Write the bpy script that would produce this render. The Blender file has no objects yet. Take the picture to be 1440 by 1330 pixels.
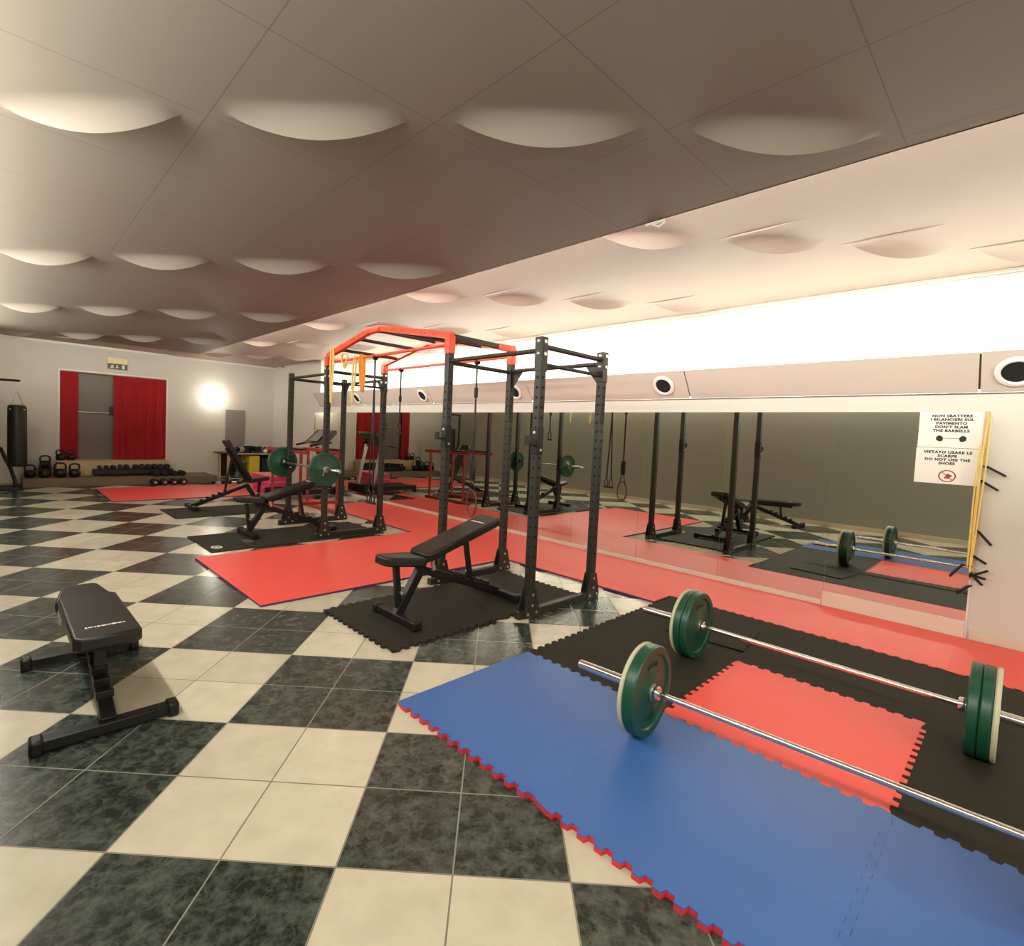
import bpy, bmesh, math, random
from mathutils import Vector, Matrix
random.seed(7)
PI = math.pi
sc = bpy.context.scene
COL = sc.collection

# ------------------------------------------------------------------ materials
def new_mat(name):
    m = bpy.data.materials.new(name); m.use_nodes = True
    nt = m.node_tree; b = nt.nodes['Principled BSDF']
    return m, nt, b

def mat(name, col, rough=0.5, metal=0.0, var=0.08, scale=8.0, spec=0.5, bump=0.0, bscale=60.0, coat=0.0, emit=None, estr=0.0):
    m, nt, b = new_mat(name)
    N, L = nt.nodes, nt.links
    tc = N.new('ShaderNodeTexCoord')
    nz = N.new('ShaderNodeTexNoise'); nz.inputs['Scale'].default_value = scale; nz.inputs['Detail'].default_value = 4
    L.new(tc.outputs['Object'], nz.inputs['Vector'])
    mx = N.new('ShaderNodeMix'); mx.data_type = 'RGBA'
    mx.inputs[6].default_value = (*[c*(1-var) for c in col], 1)
    mx.inputs[7].default_value = (*[min(1, c*(1+var)) for c in col], 1)
    L.new(nz.outputs['Fac'], mx.inputs[0]); L.new(mx.outputs[2], b.inputs['Base Color'])
    b.inputs['Roughness'].default_value = rough; b.inputs['Metallic'].default_value = metal
    b.inputs['Specular IOR Level'].default_value = spec
    if coat: b.inputs['Coat Weight'].default_value = coat; b.inputs['Coat Roughness'].default_value = .15
    if bump:
        n2 = N.new('ShaderNodeTexNoise'); n2.inputs['Scale'].default_value = bscale; n2.inputs['Detail'].default_value = 3
        L.new(tc.outputs['Object'], n2.inputs['Vector'])
        bp = N.new('ShaderNodeBump'); bp.inputs['Strength'].default_value = bump; bp.inputs['Distance'].default_value = .01
        L.new(n2.outputs['Fac'], bp.inputs['Height']); L.new(bp.outputs['Normal'], b.inputs['Normal'])
    if emit:
        b.inputs['Emission Color'].default_value = (*emit, 1); b.inputs['Emission Strength'].default_value = estr
    return m

M = {}
M['wall'] = mat('wall_plaster', (.57, .545, .48), .75, var=.03, scale=1.5, bump=.05, bscale=120)
M['wall_white'] = mat('recess_white_paint', (.88, .87, .80), .8, var=.02, scale=1.5)
M['soffit'] = mat('soffit_laminate', (.56, .50, .43), .45, var=.03, scale=2)
M['white'] = mat('white_paint', (.74, .72, .66), .5, var=.03)
M['baseboard'] = mat('beige_skirting', (.62, .52, .40), .4, var=.06)
M['skirt_pale'] = mat('pale_skirting_board', (.66, .56, .47), .3, var=.04)
M['black_steel'] = mat('dark_powder_coated_steel', (.027, .027, .019), .45, metal=.25, var=.12, bump=.03, bscale=300)
M['black'] = mat('satin_black', (.008, .0075, .006), .42, var=.15, spec=.35)
M['hole'] = mat('hole_black', (.004, .004, .004), .9)
M['vinyl'] = mat('black_vinyl', (.011, .010, .007), .42, var=.15, spec=.35, bump=.06, bscale=400)
M['rubber'] = mat('black_rubber', (.020, .019, .011), .7, spec=.3, var=.2, scale=14, bump=.25, bscale=500)
M['rubber_dark'] = mat('dark_rubber_edge', (.010, .009, .006), .8)
M['foam_red'] = mat('red_foam', (.84, .085, .065), .42, var=.05, scale=3, bump=.12, bscale=700)
M['foam_blue'] = mat('blue_foam', (.040, .125, .38), .40, var=.08, scale=3, bump=.12, bscale=700)
M['foam_red_edge'] = mat('red_foam_side', (.62, .03, .05), .6)
M['foam_blue_edge'] = mat('blue_foam_side', (.045, .03, .11), .6)
M['chrome'] = mat('chrome', (.80, .78, .72), .16, metal=1.0, var=.04)
M['steel'] = mat('zinc_steel', (.62, .60, .54), .3, metal=.9, var=.06)
M['green'] = mat('green_bumper_rubber', (.005, .060, .030), .38, var=.15, scale=12)
M['cream'] = mat('cream_rubber', (.50, .50, .34), .5, var=.1)
M['red_paint'] = mat('red_orange_powder_coat', (.80, .075, .022), .35, var=.06)
M['curtain'] = mat('red_curtain_cloth', (.30, .004, .006), .9, var=.12, scale=5)
M['door_grey'] = mat('grey_door', (.13, .115, .085), .5, var=.06)
M['wood'] = mat('pale_wood', (.50, .36, .19), .5, var=.12, scale=6)
M['wood_brown'] = mat('brown_platform_carpet', (.16, .115, .062), .8, var=.15)
M['yellow_band'] = mat('yellow_latex', (.85, .70, .25), .5, var=.08)
M['orange_band'] = mat('orange_latex', (.85, .33, .03), .5, var=.08)
M['yellow'] = mat('yellow_plastic', (.60, .47, .015), .5)
M['bluep'] = mat('blue_plastic', (.04, .10, .16), .5)
M['magenta'] = mat('magenta_plastic', (.60, .03, .15), .45, var=.15)
M['pinktop'] = mat('pink_step_top', (.85, .22, .22), .5)
M['red_stand'] = mat('dull_red_paint', (.30, .028, .015), .45, var=.06)
M['wall_grey'] = mat('grey_wall_paint', (.33, .325, .28), .7, var=.03, scale=1.5)
M['grey'] = mat('grey_board', (.24, .22, .195), .45, var=.04)
M['paper'] = mat('white_paper', (.72, .71, .64), .6, var=.02, scale=3)
M['ink'] = mat('black_ink', (.012, .012, .012), .7)
M['ink_red'] = mat('red_ink', (.35, .02, .02), .7)
M['logo'] = mat('white_print', (.72, .68, .58), .6)
M['logo_dim'] = mat('worn_grey_print', (.13, .125, .10), .6)
M['sign_green'] = mat('green_sign', (.05, .10, .045), .5)
M['sign_lamp'] = mat('cream_lamp_cover', (.72, .62, .34), .4)
M['glow'] = mat('lit_glass', (.9, .88, .8), .4, emit=(1.0, .93, .78), estr=9)
M['leather_red'] = mat('red_leather', (.42, .035, .03), .4)
M['leather_grey'] = mat('grey_leather', (.36, .34, .30), .4)
M['brown'] = mat('reddish_brown_rubber', (.11, .03, .02), .5)
M['seam'] = mat('dark_joint', (.10, .07, .05), .8)
M['screen'] = mat('console_plastic', (.05, .05, .045), .25)

def mirror_mat():
    m, nt, b = new_mat('mirror_glass'); N, L = nt.nodes, nt.links
    tc = N.new('ShaderNodeTexCoord'); nz = N.new('ShaderNodeTexNoise'); nz.inputs['Scale'].default_value = 1.3
    L.new(tc.outputs['Object'], nz.inputs['Vector'])
    mr = N.new('ShaderNodeMapRange'); mr.inputs[3].default_value = .008; mr.inputs[4].default_value = .02
    L.new(nz.outputs['Fac'], mr.inputs[0]); L.new(mr.outputs[0], b.inputs['Roughness'])
    b.inputs['Base Color'].default_value = (.70, .71, .62, 1); b.inputs['Metallic'].default_value = 1
    return m
M['mirror'] = mirror_mat()

def math_node(N, L, op, a, b=None, c=None):
    n = N.new('ShaderNodeMath'); n.operation = op
    for i, v in enumerate((a, b, c)):
        if v is None: continue
        if isinstance(v, (int, float)): n.inputs[i].default_value = v
        else: L.new(v, n.inputs[i])
    return n.outputs[0]

TH = .7869; TILE = .4; OX, OY = 5.232, -.6711
def floor_mat():
    m, nt, b = new_mat('checkered_marble_tiles'); N, L = nt.nodes, nt.links
    geo = N.new('ShaderNodeNewGeometry')
    ma = N.new('ShaderNodeVectorMath'); ma.operation = 'MULTIPLY_ADD'
    L.new(geo.outputs['Position'], ma.inputs[0])
    ma.inputs[1].default_value = (1/TILE, 1/TILE, 0); ma.inputs[2].default_value = (OX, OY, 0)
    vr = N.new('ShaderNodeVectorRotate'); vr.rotation_type = 'Z_AXIS'; vr.inputs['Angle'].default_value = -TH
    L.new(ma.outputs[0], vr.inputs['Vector'])
    sp = N.new('ShaderNodeSeparateXYZ'); L.new(vr.outputs[0], sp.inputs[0])
    i, j = sp.outputs[0], sp.outputs[1]
    F = lambda op, a, b=None, c=None: math_node(N, L, op, a, b, c)
    i2 = F('FLOOR', F('MULTIPLY', i, .5)); j2 = F('FLOOR', F('MULTIPLY', j, .5))
    par = F('FLOORED_MODULO', F('ADD', i2, j2), 2.0)          # 0 white, 1 black
    fi, fj = F('FRACT', i), F('FRACT', j)
    di = F('MINIMUM', fi, F('SUBTRACT', 1.0, fi)); dj = F('MINIMUM', fj, F('SUBTRACT', 1.0, fj))
    d = F('MINIMUM', di, dj)
    grout = F('LESS_THAN', d, .0075)
    # per tile random
    cb = N.new('ShaderNodeCombineXYZ'); L.new(F('FLOOR', i), cb.inputs[0]); L.new(F('FLOOR', j), cb.inputs[1])
    wn = N.new('ShaderNodeTexWhiteNoise'); L.new(cb.outputs[0], wn.inputs['Vector'])
    off = N.new('ShaderNodeVectorMath'); off.operation = 'MULTIPLY_ADD'
    L.new(wn.outputs['Color'], off.inputs[0]); off.inputs[1].default_value = (7, 7, 7); L.new(vr.outputs[0], off.inputs[2])
    # white tile
    n1 = N.new('ShaderNodeTexNoise'); n1.inputs['Scale'].default_value = 3.2; n1.inputs['Detail'].default_value = 6; n1.inputs['Roughness'].default_value = .6
    L.new(off.outputs[0], n1.inputs['Vector'])
    r1 = N.new('ShaderNodeValToRGB'); r1.color_ramp.elements[0].position = .3; r1.color_ramp.elements[0].color = (.51, .465, .345, 1)
    r1.color_ramp.elements[1].position = .7; r1.color_ramp.elements[1].color = (.60, .55, .42, 1)
    L.new(n1.outputs['Fac'], r1.inputs[0])
    # black tile: breccia veins
    wp = N.new('ShaderNodeTexNoise'); wp.inputs['Scale'].default_value = 2.6; wp.inputs['Detail'].default_value = 3
    L.new(off.outputs[0], wp.inputs['Vector'])
    wv = N.new('ShaderNodeVectorMath'); wv.operation = 'MULTIPLY_ADD'; L.new(wp.outputs['Color'], wv.inputs[0])
    wv.inputs[1].default_value = (.7, .7, 0); L.new(off.outputs[0], wv.inputs[2])
    vo = N.new('ShaderNodeTexVoronoi'); vo.feature = 'DISTANCE_TO_EDGE'; vo.inputs['Scale'].default_value = 3.6
    L.new(wv.outputs[0], vo.inputs['Vector'])
    rv = N.new('ShaderNodeValToRGB'); rv.color_ramp.elements[0].position = 0; rv.color_ramp.elements[0].color = (1, 1, 1, 1)
    rv.color_ramp.elements[1].position = .09; rv.color_ramp.elements[1].color = (0, 0, 0, 1)
    L.new(vo.outputs['Distance'], rv.inputs[0])
    n2 = N.new('ShaderNodeTexNoise'); n2.inputs['Scale'].default_value = 5.5; n2.inputs['Detail'].default_value = 9; n2.inputs['Roughness'].default_value = .76
    n2.inputs['Distortion'].default_value = .15
    L.new(off.outputs[0], n2.inputs['Vector'])
    r2 = N.new('ShaderNodeValToRGB'); r2.color_ramp.elements[0].position = .43; r2.color_ramp.elements[0].color = (.014, .019, .014, 1)
    r2.color_ramp.elements[1].position = .63; r2.color_ramp.elements[1].color = (.075, .095, .075, 1)
    L.new(n2.outputs['Fac'], r2.inputs[0])
    mv = N.new('ShaderNodeMix'); mv.data_type = 'RGBA'; mv.inputs[7].default_value = (.13, .15, .12, 1)
    L.new(F('MULTIPLY', F('MULTIPLY', rv.outputs[0], n2.outputs['Fac']), .5), mv.inputs[0]); L.new(r2.outputs[0], mv.inputs[6])
    tv = F('MULTIPLY_ADD', wn.outputs['Value'], .16, .92)
    mx = N.new('ShaderNodeMix'); mx.data_type = 'RGBA'; L.new(par, mx.inputs[0]); L.new(r1.outputs[0], mx.inputs[6]); L.new(mv.outputs[2], mx.inputs[7])
    sc_ = N.new('ShaderNodeVectorMath'); sc_.operation = 'SCALE'; L.new(mx.outputs[2], sc_.inputs[0]); L.new(tv, sc_.inputs['Scale'])
    gm = N.new('ShaderNodeMix'); gm.data_type = 'RGBA'; L.new(grout, gm.inputs[0]); L.new(sc_.outputs[0], gm.inputs[6])
    gc = N.new('ShaderNodeMix'); gc.data_type = 'RGBA'; L.new(par, gc.inputs[0]); gc.inputs[6].default_value = (.17, .15, .105, 1); gc.inputs[7].default_value = (.20, .20, .15, 1)
    L.new(gc.outputs[2], gm.inputs[7]); L.new(gm.outputs[2], b.inputs['Base Color'])
    rr = F('MULTIPLY_ADD', n1.outputs['Fac'], .12, .16); rr = F('MULTIPLY_ADD', grout, .4, rr)
    L.new(rr, b.inputs['Roughness']); b.inputs['Specular IOR Level'].default_value = .55
    bp = N.new('ShaderNodeBump'); bp.inputs['Strength'].default_value = .25; bp.inputs['Distance'].default_value = .002
    L.new(F('SUBTRACT', F('MULTIPLY', n1.outputs['Fac'], .35), grout), bp.inputs['Height']); L.new(bp.outputs[0], b.inputs['Normal'])
    return m
M['floor'] = floor_mat()

CX0, CY0, CP = -1.85, .665, .7
def ceil_mat(name, col, js=.55):
    m, nt, b = new_mat(name); N, L = nt.nodes, nt.links
    geo = N.new('ShaderNodeNewGeometry'); sp = N.new('ShaderNodeSeparateXYZ'); L.new(geo.outputs['Position'], sp.inputs[0])
    F = lambda op, a, b=None, c=None: math_node(N, L, op, a, b, c)
    fx = F('FRACT', F('MULTIPLY', F('SUBTRACT', sp.outputs[0], CX0), 1/CP)); fy = F('FRACT', F('MULTIPLY', F('SUBTRACT', sp.outputs[1], CY0), 1/CP))
    dx = F('MINIMUM', fx, F('SUBTRACT', 1.0, fx)); dy = F('MINIMUM', fy, F('SUBTRACT', 1.0, fy))
    ln = F('LESS_THAN', F('MINIMUM', dx, dy), .0036)
    nz = N.new('ShaderNodeTexNoise'); nz.inputs['Scale'].default_value = 1.6; nz.inputs['Detail'].default_value = 4; L.new(geo.outputs['Position'], nz.inputs['Vector'])
    mx = N.new('ShaderNodeMix'); mx.data_type = 'RGBA'; mx.inputs[6].default_value = (*[c*.95 for c in col], 1); mx.inputs[7].default_value = (*[c*1.05 for c in col], 1)
    L.new(nz.outputs['Fac'], mx.inputs[0])
    g = N.new('ShaderNodeMix'); g.data_type = 'RGBA'; L.new(F('MULTIPLY', ln, js), g.inputs[0]); L.new(mx.outputs[2], g.inputs[6]); g.inputs[7].default_value = (.10, .08, .065, 1)
    L.new(g.outputs[2], b.inputs['Base Color']); b.inputs['Roughness'].default_value = .55
    return m
M['ceil'] = ceil_mat('ceiling_panels', (.245, .212, .180))
M['ceil2'] = ceil_mat('upper_ceiling_panels', (.345, .265, .215), .06)  # red bounce light from the mats is put into this white ceiling's colour

# ------------------------------------------------------------------ mesh builder
class MB:
    def __init__(s): s.v = []; s.f = []; s.mi = []; s.m = 0
    def add(s, vs, fs):
        o = len(s.v); s.v += [tuple(v) for v in vs]
        for f in fs: s.f.append([o+i for i in f]); s.mi.append(s.m)
        return s
    def box(s, x0, x1, y0, y1, z0, z1):
        vs = [(x, y, z) for z in (z0, z1) for y in (y0, y1) for x in (x0, x1)]
        return s.add(vs, [(0, 2, 3, 1), (4, 5, 7, 6), (0, 1, 5, 4), (1, 3, 7, 5), (3, 2, 6, 7), (2, 0, 4, 6)])
    def bar(s, p0, p1, w, h, up=(0, 0, 1)):
        p0, p1 = Vector(p0), Vector(p1); d = (p1-p0).normalized(); up = Vector(up)
        if abs(d.dot(up)) > .98: up = Vector((0, 1, 0))
        a = d.cross(up).normalized(); b = a.cross(d).normalized()
        vs = []
        for p in (p0, p1):
            for (i, j) in ((-1, -1), (1, -1), (1, 1), (-1, 1)): vs.append(p+a*i*w/2+b*j*h/2)
        return s.add(vs, [(3, 2, 1, 0), (4, 5, 6, 7), (0, 1, 5, 4), (1, 2, 6, 5), (2, 3, 7, 6), (3, 0, 4, 7)])
    def tube(s, pts, r, n=10, closed=False):
        pts = [Vector(p) for p in pts]; k = len(pts); rings = []
        rr = r if isinstance(r, (list, tuple)) else [r]*k
        prev = None
        for i, p in enumerate(pts):
            if closed: t = (pts[(i+1) % k]-pts[i-1]).normalized()
            else: t = (pts[min(i+1, k-1)]-pts[max(i-1, 0)]).normalized()
            if prev is None:
                a = t.cross(Vector((0, 0, 1)))
                if a.length < .1: a = t.cross(Vector((0, 1, 0)))
                a.normalize()
            else:
                a = (prev-t*prev.dot(t)).normalized()
            prev = a; b = t.cross(a)
            rings.append([p+(a*math.cos(2*PI*j/n)+b*math.sin(2*PI*j/n))*rr[i] for j in range(n)])
        vs = [v for ring in rings for v in ring]; fs = []
        for i in range(k if closed else k-1):
            i2 = (i+1) % k
            for j in range(n): fs.append((i*n+j, i*n+(j+1) % n, i2*n+(j+1) % n, i2*n+j))
        if not closed: fs += [tuple(range(n))[::-1], tuple((k-1)*n+j for j in range(n))]
        return s.add(vs, fs)
    def cyl(s, p0, p1, r, n=20): return s.tube([p0, p1], r, n)
    def lathe(s, prof, c, axis='z', n=32):
        # prof: [(r, h)] along the axis, centre c
        vs = []; fs = []; c = Vector(c); k = len(prof)
        for r, h in prof:
            for j in range(n):
                a = 2*PI*j/n; u, v = r*math.cos(a), r*math.sin(a)
                vs.append(c+Vector({'z': (u, v, h), 'x': (h, u, v), 'y': (v, h, u)}[axis]))
        for i in range(k-1):
            for j in range(n): fs.append((i*n+j, i*n+(j+1) % n, (i+1)*n+(j+1) % n, (i+1)*n+j))
        if prof[0][0] > 1e-6: fs.append(tuple(range(n))[::-1])
        if prof[-1][0] > 1e-6: fs.append(tuple((k-1)*n+j for j in range(n)))
        return s.add(vs, fs)
    def prism(s, poly, d0, d1, plane='xy'):
        T = {'xy': lambda a, b, d: (a, b, d), 'yz': lambda a, b, d: (d, a, b), 'xz': lambda a, b, d: (a, d, b)}[plane]
        n = len(poly); vs = [T(a, b, d0) for a, b in poly]+[T(a, b, d1) for a, b in poly]
        fs = [tuple(range(n))[::-1], tuple(range(n, 2*n))]+[(i, (i+1) % n, n+(i+1) % n, n+i) for i in range(n)]
        return s.add(vs, fs)
    def build(s, name, mats, parent=None, loc=(0, 0, 0), bevel=0, seg=2, smooth=40, rot=None, recalc=True):
        me = bpy.data.meshes.new(name); me.from_pydata(s.v, [], s.f)
        if not isinstance(mats, (list, tuple)): mats = [mats]
        for m in mats: me.materials.append(M[m] if isinstance(m, str) else m)
        me.polygons.foreach_set('material_index', s.mi)
        bm = bmesh.new(); bm.from_mesh(me); bmesh.ops.remove_doubles(bm, verts=bm.verts, dist=1e-6)
        if recalc: bmesh.ops.recalc_face_normals(bm, faces=bm.faces)
        bm.to_mesh(me); bm.free()
        if smooth:
            for p in me.polygons: p.use_smooth = True
            me.set_sharp_from_angle(angle=math.radians(smooth))
        me.update()
        o = bpy.data.objects.new(name, me); COL.objects.link(o); o.location = loc
        if rot: o.rotation_euler = rot
        if parent: o.parent = parent
        if bevel:
            b = o.modifiers.new('bevel', 'BEVEL'); b.width = bevel; b.segments = seg; b.limit_method = 'ANGLE'; b.angle_limit = math.radians(50)
        return o

def tag(o, label, cat, group=None):
    o['label'] = label; o['category'] = cat
    if group: o['group'] = group
    return o
def thing(name, label, cat, loc=(0, 0, 0), rz=0, group=None):
    o = bpy.data.objects.new(name, None); COL.objects.link(o); o.empty_display_size = .1
    o.location = loc; o.rotation_euler = (0, 0, rz)
    return tag(o, label, cat, group)
def struct(o): o['kind'] = 'structure'; return o
def kids(o): return [c for c in list(o.children)]
def copy_tree(o, parent=None):
    ks = kids(o)
    c = o.copy(); COL.objects.link(c); c.parent = parent
    for k in ks: copy_tree(k, c)
    return c
def dup(o, loc, label, rz=None, group=None):
    c = copy_tree(o); c.location = loc; c['label'] = label
    if rz is not None: c.rotation_euler = (0, 0, rz)
    if group: c['group'] = group
    return c

# ------------------------------------------------------------------ dimensions
YM = 5.74; XF = -14.93; YB = -.42; XN = 4.0; H1 = 2.82; H2 = 3.13; YR = 6.365; ZS = 2.01
XR0 = -12.0                                    # where the lit recess ends
YE = 2.867; XE = -11.29                        # edges of the lower ceiling

# ------------------------------------------------------------------ room shell
b = MB(); b.box(XF-.3, XN+.2, YB-.2, YR+.3, -.12, 0); struct(b.build('floor', 'floor', smooth=0))
b = MB(); b.box(XF-.3, XN+.2, YM, YM+.12, 0, ZS); b.box(XF-.3, XR0, YM, YM+.12, ZS, H2)
struct(b.build('wall_right', 'wall', smooth=0))
b = MB(); b.box(XR0, XN+.2, YM+.121, YR+.02, ZS-.08, ZS); b.box(XR0, XN+.2, YR, YR+.1, ZS, H2); b.box(XR0-.02, XR0, YM+.12, YR+.1, ZS, H2)
struct(b.build('wall_recess', 'wall_white', smooth=0))
# far wall with the curtained opening
OY0, OY1, OZ0, OZ1 = 1.025, 3.075, .511, 2.505
b = MB(); b.box(XF-.14, XF, YB-.2, OY0, 0, H2); b.box(XF-.14, XF, OY1, YM+.12, 0, H2)
b.box(XF-.14, XF, OY0, OY1, 0, OZ0); b.box(XF-.14, XF, OY0, OY1, OZ1, H2)
struct(b.build('wall_front', 'wall', smooth=0))
b = MB(); b.box(XF-.2, XN+.2, YB-.15, YB, 0, H2); struct(b.build('wall_left', 'wall_grey', smooth=0))
b = MB(); b.box(XN, XN+.15, YB-.2, YR+.1, 0, H2); struct(b.build('wall_back', 'wall', smooth=0))

def ceiling_cells(b, x0, x1, y0, y1, z):
    """flat panels in a 0.7 m grid; every fourth cell along a row is cut on its diagonal and bellies down to a curved lip"""
    ix0 = math.floor((x0-CX0)/CP+1e-4); ix1 = math.ceil((x1-CX0)/CP-1e-4)
    iy0 = math.floor((y0-CY0)/CP+1e-4); iy1 = math.ceil((y1-CY0)/CP-1e-4)
    for ix in range(ix0, ix1):
        for iy in range(iy0, iy1):
            a0, a1 = CX0+ix*CP, CX0+(ix+1)*CP; c0, c1 = CY0+iy*CP, CY0+(iy+1)*CP
            full = a0 >= x0-.02 and a1 <= x1+.02 and c0 >= y0-.08 and c1 <= y1+.02
            if (ix-iy) % 4 == 3 and full:
                n = 36; k = 18; vs = []; fs = []
                for i in range(n+1):
                    sx_ = i/n
                    for j in range(k+1):
                        t = sx_*(1-(j/k)**1.6)
                        d = (sx_-t)/math.sqrt(2)*CP; m_ = (sx_+t)/2
                        q = min(max((m_-.11)/.76, 0), 1); sg = .088*max(0, math.sin(PI*q))**.85*max(0, 1-d/.125)**1.9
                        slit = (.013 if z > 3 else .0)*math.sin(PI*min(1, sx_*1.08))*max(0, 1-t/.3)**2 if sx_ < .925 else 0
                        vs.append((a0+CP*sx_, c0+CP*t, z-sg-slit))
                for i in range(n):
                    for j in range(k):
                        A = i*(k+1)+j; fs.append((A, A+k+1, A+k+2, A+1))
                b.add(vs, fs)
                edge = [vs[i*(k+1)+k] for i in range(n+1)]
                if z > 3:
                    v3 = []
                    for p in edge: v3 += [p, (p[0], p[1], z)]
                    b.add(v3, [(2*i, 2*i+1, 2*i+3, 2*i+2) for i in range(n)])
                # far half, stepped up behind the lip
                base = [(a0+CP*i/n, c0+CP*i/n, z) for i in range(n+1)]
                b.add(base+[(a0, c1, z)], [(tuple(range(n+1))+(n+1,))[::-1]])
                # closing face above the lip
                vs2 = []
                for i in range(n+1): vs2 += [vs[i*(k+1)], base[i]]
                b.add(vs2, [(2*i, 2*i+1, 2*i+3, 2*i+2) for i in range(n)])
            else:
                p0, p1, q0, q1 = max(a0, x0), min(a1, x1), max(c0, y0), min(c1, y1)
                if p1-p0 > 1e-4 and q1-q0 > 1e-4: b.add([(p0, q0, z), (p1, q0, z), (p1, q1, z), (p0, q1, z)], [(0, 3, 2, 1)])
b = MB(); ceiling_cells(b, XE, XN, YB, YE, H1)
b.box(XE, XN, YB, YE, H1+.02, H1+.05); b.box(XE, XN, YE-.012, YE, H1, H1+.05); b.box(XE, XE+.012, YB, YE-.012, H1, H1+.05)
struct(b.build('ceiling', 'ceil', smooth=35, recalc=False))
b = MB(); ceiling_cells(b, XF, XN, YB, YR, H2); b.box(XF-.3, XN+.2, YB-.2, YR+.3, H2+.02, H2+.08)
struct(b.build('ceiling_upper', 'ceil2', smooth=35, recalc=False))

# moulding where the recess meets the ceiling, and along the far wall
b = MB(); b.box(XR0, XN, YR-.05, YR, H2-.03, H2); b.box(XR0, XN, YR-.022, YR, H2-.075, H2-.045); struct(b.build('trim_1', 'white', bevel=.004))
b = MB(); b.box(XF, XF+.03, YB, YM, H2-.05, H2); struct(b.build('trim_2', 'white', bevel=.004))
# sloping soffit panels
P0 = (5.52, 2.31); P1 = (5.735, 2.012)
seams = [-.305-2.385*k for k in range(-2, 5)]; seams = [XN]+[s for s in sorted(seams, reverse=True) if s < XN]+[XR0]
for k in range(len(seams)-1):
    xa, xb = seams[k+1]+.006, seams[k]-.006
    b = MB(); b.prism([P0, P1, (P1[0]+.0, P1[1]+.03), (P0[0]+.025, P0[1]+.0)], xa, xb, 'yz')
    struct(b.build('trim_%d' % (k+3), 'soffit', bevel=.003))
b = MB(); b.prism([(5.545, 2.30), (5.74, 2.040), (5.74, 2.06), (5.56, 2.30)], XR0, XN, 'yz'); b.box(XR0, XN, 5.724, 5.7395, 2.004, 2.012)
struct(b.build('trim_12', 'seam'))
# skirting
b = MB(); b.box(-12.26, -1.27, 5.715, YM, 0, .062); struct(b.build('baseboard_right', 'skirt_pale', bevel=.003))
b = MB(); b.box(-1.265, -.262, 5.712, YM, 0, .150); struct(b.build('baseboard_mirror', 'skirt_pale', bevel=.003))
b = MB(); b.box(-.235, XN, 5.722, YM, 0, .085); struct(b.build('baseboard_back', 'baseboard', bevel=.003))
b = MB(); b.box(XF, XN, YB, YB+.015, 0, .08); struct(b.build('baseboard_left', 'baseboard', bevel=.003))
b = MB(); b.box(XF, XF+.015, YB, .35, 0, .08); b.box(XF, XF+.015, 4.0, YM, 0, .08); struct(b.build('baseboard_front', 'baseboard', bevel=.003))

# door in the opening, frame, curtains
b = MB(); b.box(XF-.12, XF-.08, OY0, OY1, OZ0, OZ1); d = struct(b.build('door_1', 'door_grey'))
b = MB(); b.box(XF-.02, XF+.015, OY0-.035, OY0, OZ0-.03, OZ1+.035); b.box(XF-.02, XF+.015, OY1, OY1+.035, OZ0-.03, OZ1+.035)
b.box(XF-.02, XF+.015, OY0, OY1, OZ1, OZ1+.035); b.box(XF-.02, XF+.02, OY0, OY1, OZ0-.03, OZ0); struct(b.build('trim_13', 'white', bevel=.004))
b = MB(); b.cyl((XF-.03, 1.2, 1.60), (XF-.03, 1.95, 1.60), .014, 10); b.box(XF-.08, XF-.02, 1.2, 1.23, 1.57, 1.63)
b.m = 1; b.box(XF-.08, XF-.01, 1.93, 2.0, 1.55, 1.76)
pb = b.build('push_bar', ['steel', 'black'], d); 
def curtain(y0, y1, folds, amp, label):
    b = MB(); n = int((y1-y0)/.012); vs = []; nz = 14
    for j in range(nz+1):
        t = j/nz; z = OZ1-.015-(OZ1-OZ0-.03)*t; g = .35+.65*min(1, t*1.8)
        for i in range(n+1):
            u = i/n; y = y0+(y1-y0)*u
            x = XF+.035+amp*g*(math.sin(u*folds*2*PI+.6*math.sin(3*t+u*9))*.6+.4*math.sin(u*folds*4.4*PI+1.3+t))
            vs.append((x, y, z))
    m = len(vs); vs += [(x-.004, y, z) for x, y, z in vs]; fs = []
    for j in range(nz):
        for i in range(n):
            A = j*(n+1)+i; fs += [(A, A+1, A+n+2, A+n+1), (m+A, m+A+n+1, m+A+n+2, m+A+1)]
    for j in range(nz):
        A = j*(n+1); B = A+n; fs += [(A, A+n+1, m+A+n+1, m+A), (B, m+B, m+B+n+1, B+n+1)]
    b.add(vs, fs); o = b.build('curtain', 'curtain', smooth=80); return tag(o, label, 'curtain', 'red curtains over the far door')
curtain(OY0+.005, 1.345, 2, .018, 'narrow red curtain at the left of the grey door')
curtain(2.0, OY1-.005, 5, .034, 'wide red curtain drawn over the right part of the opening')
b = MB(); b.cyl((XF+.035, OY0, OZ1-.012), (XF+.035, OY1, OZ1-.012), .008, 8)
tag(b.build('curtain_rail', 'steel'), 'thin steel rail carrying the two red curtains', 'curtain rail')

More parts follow.
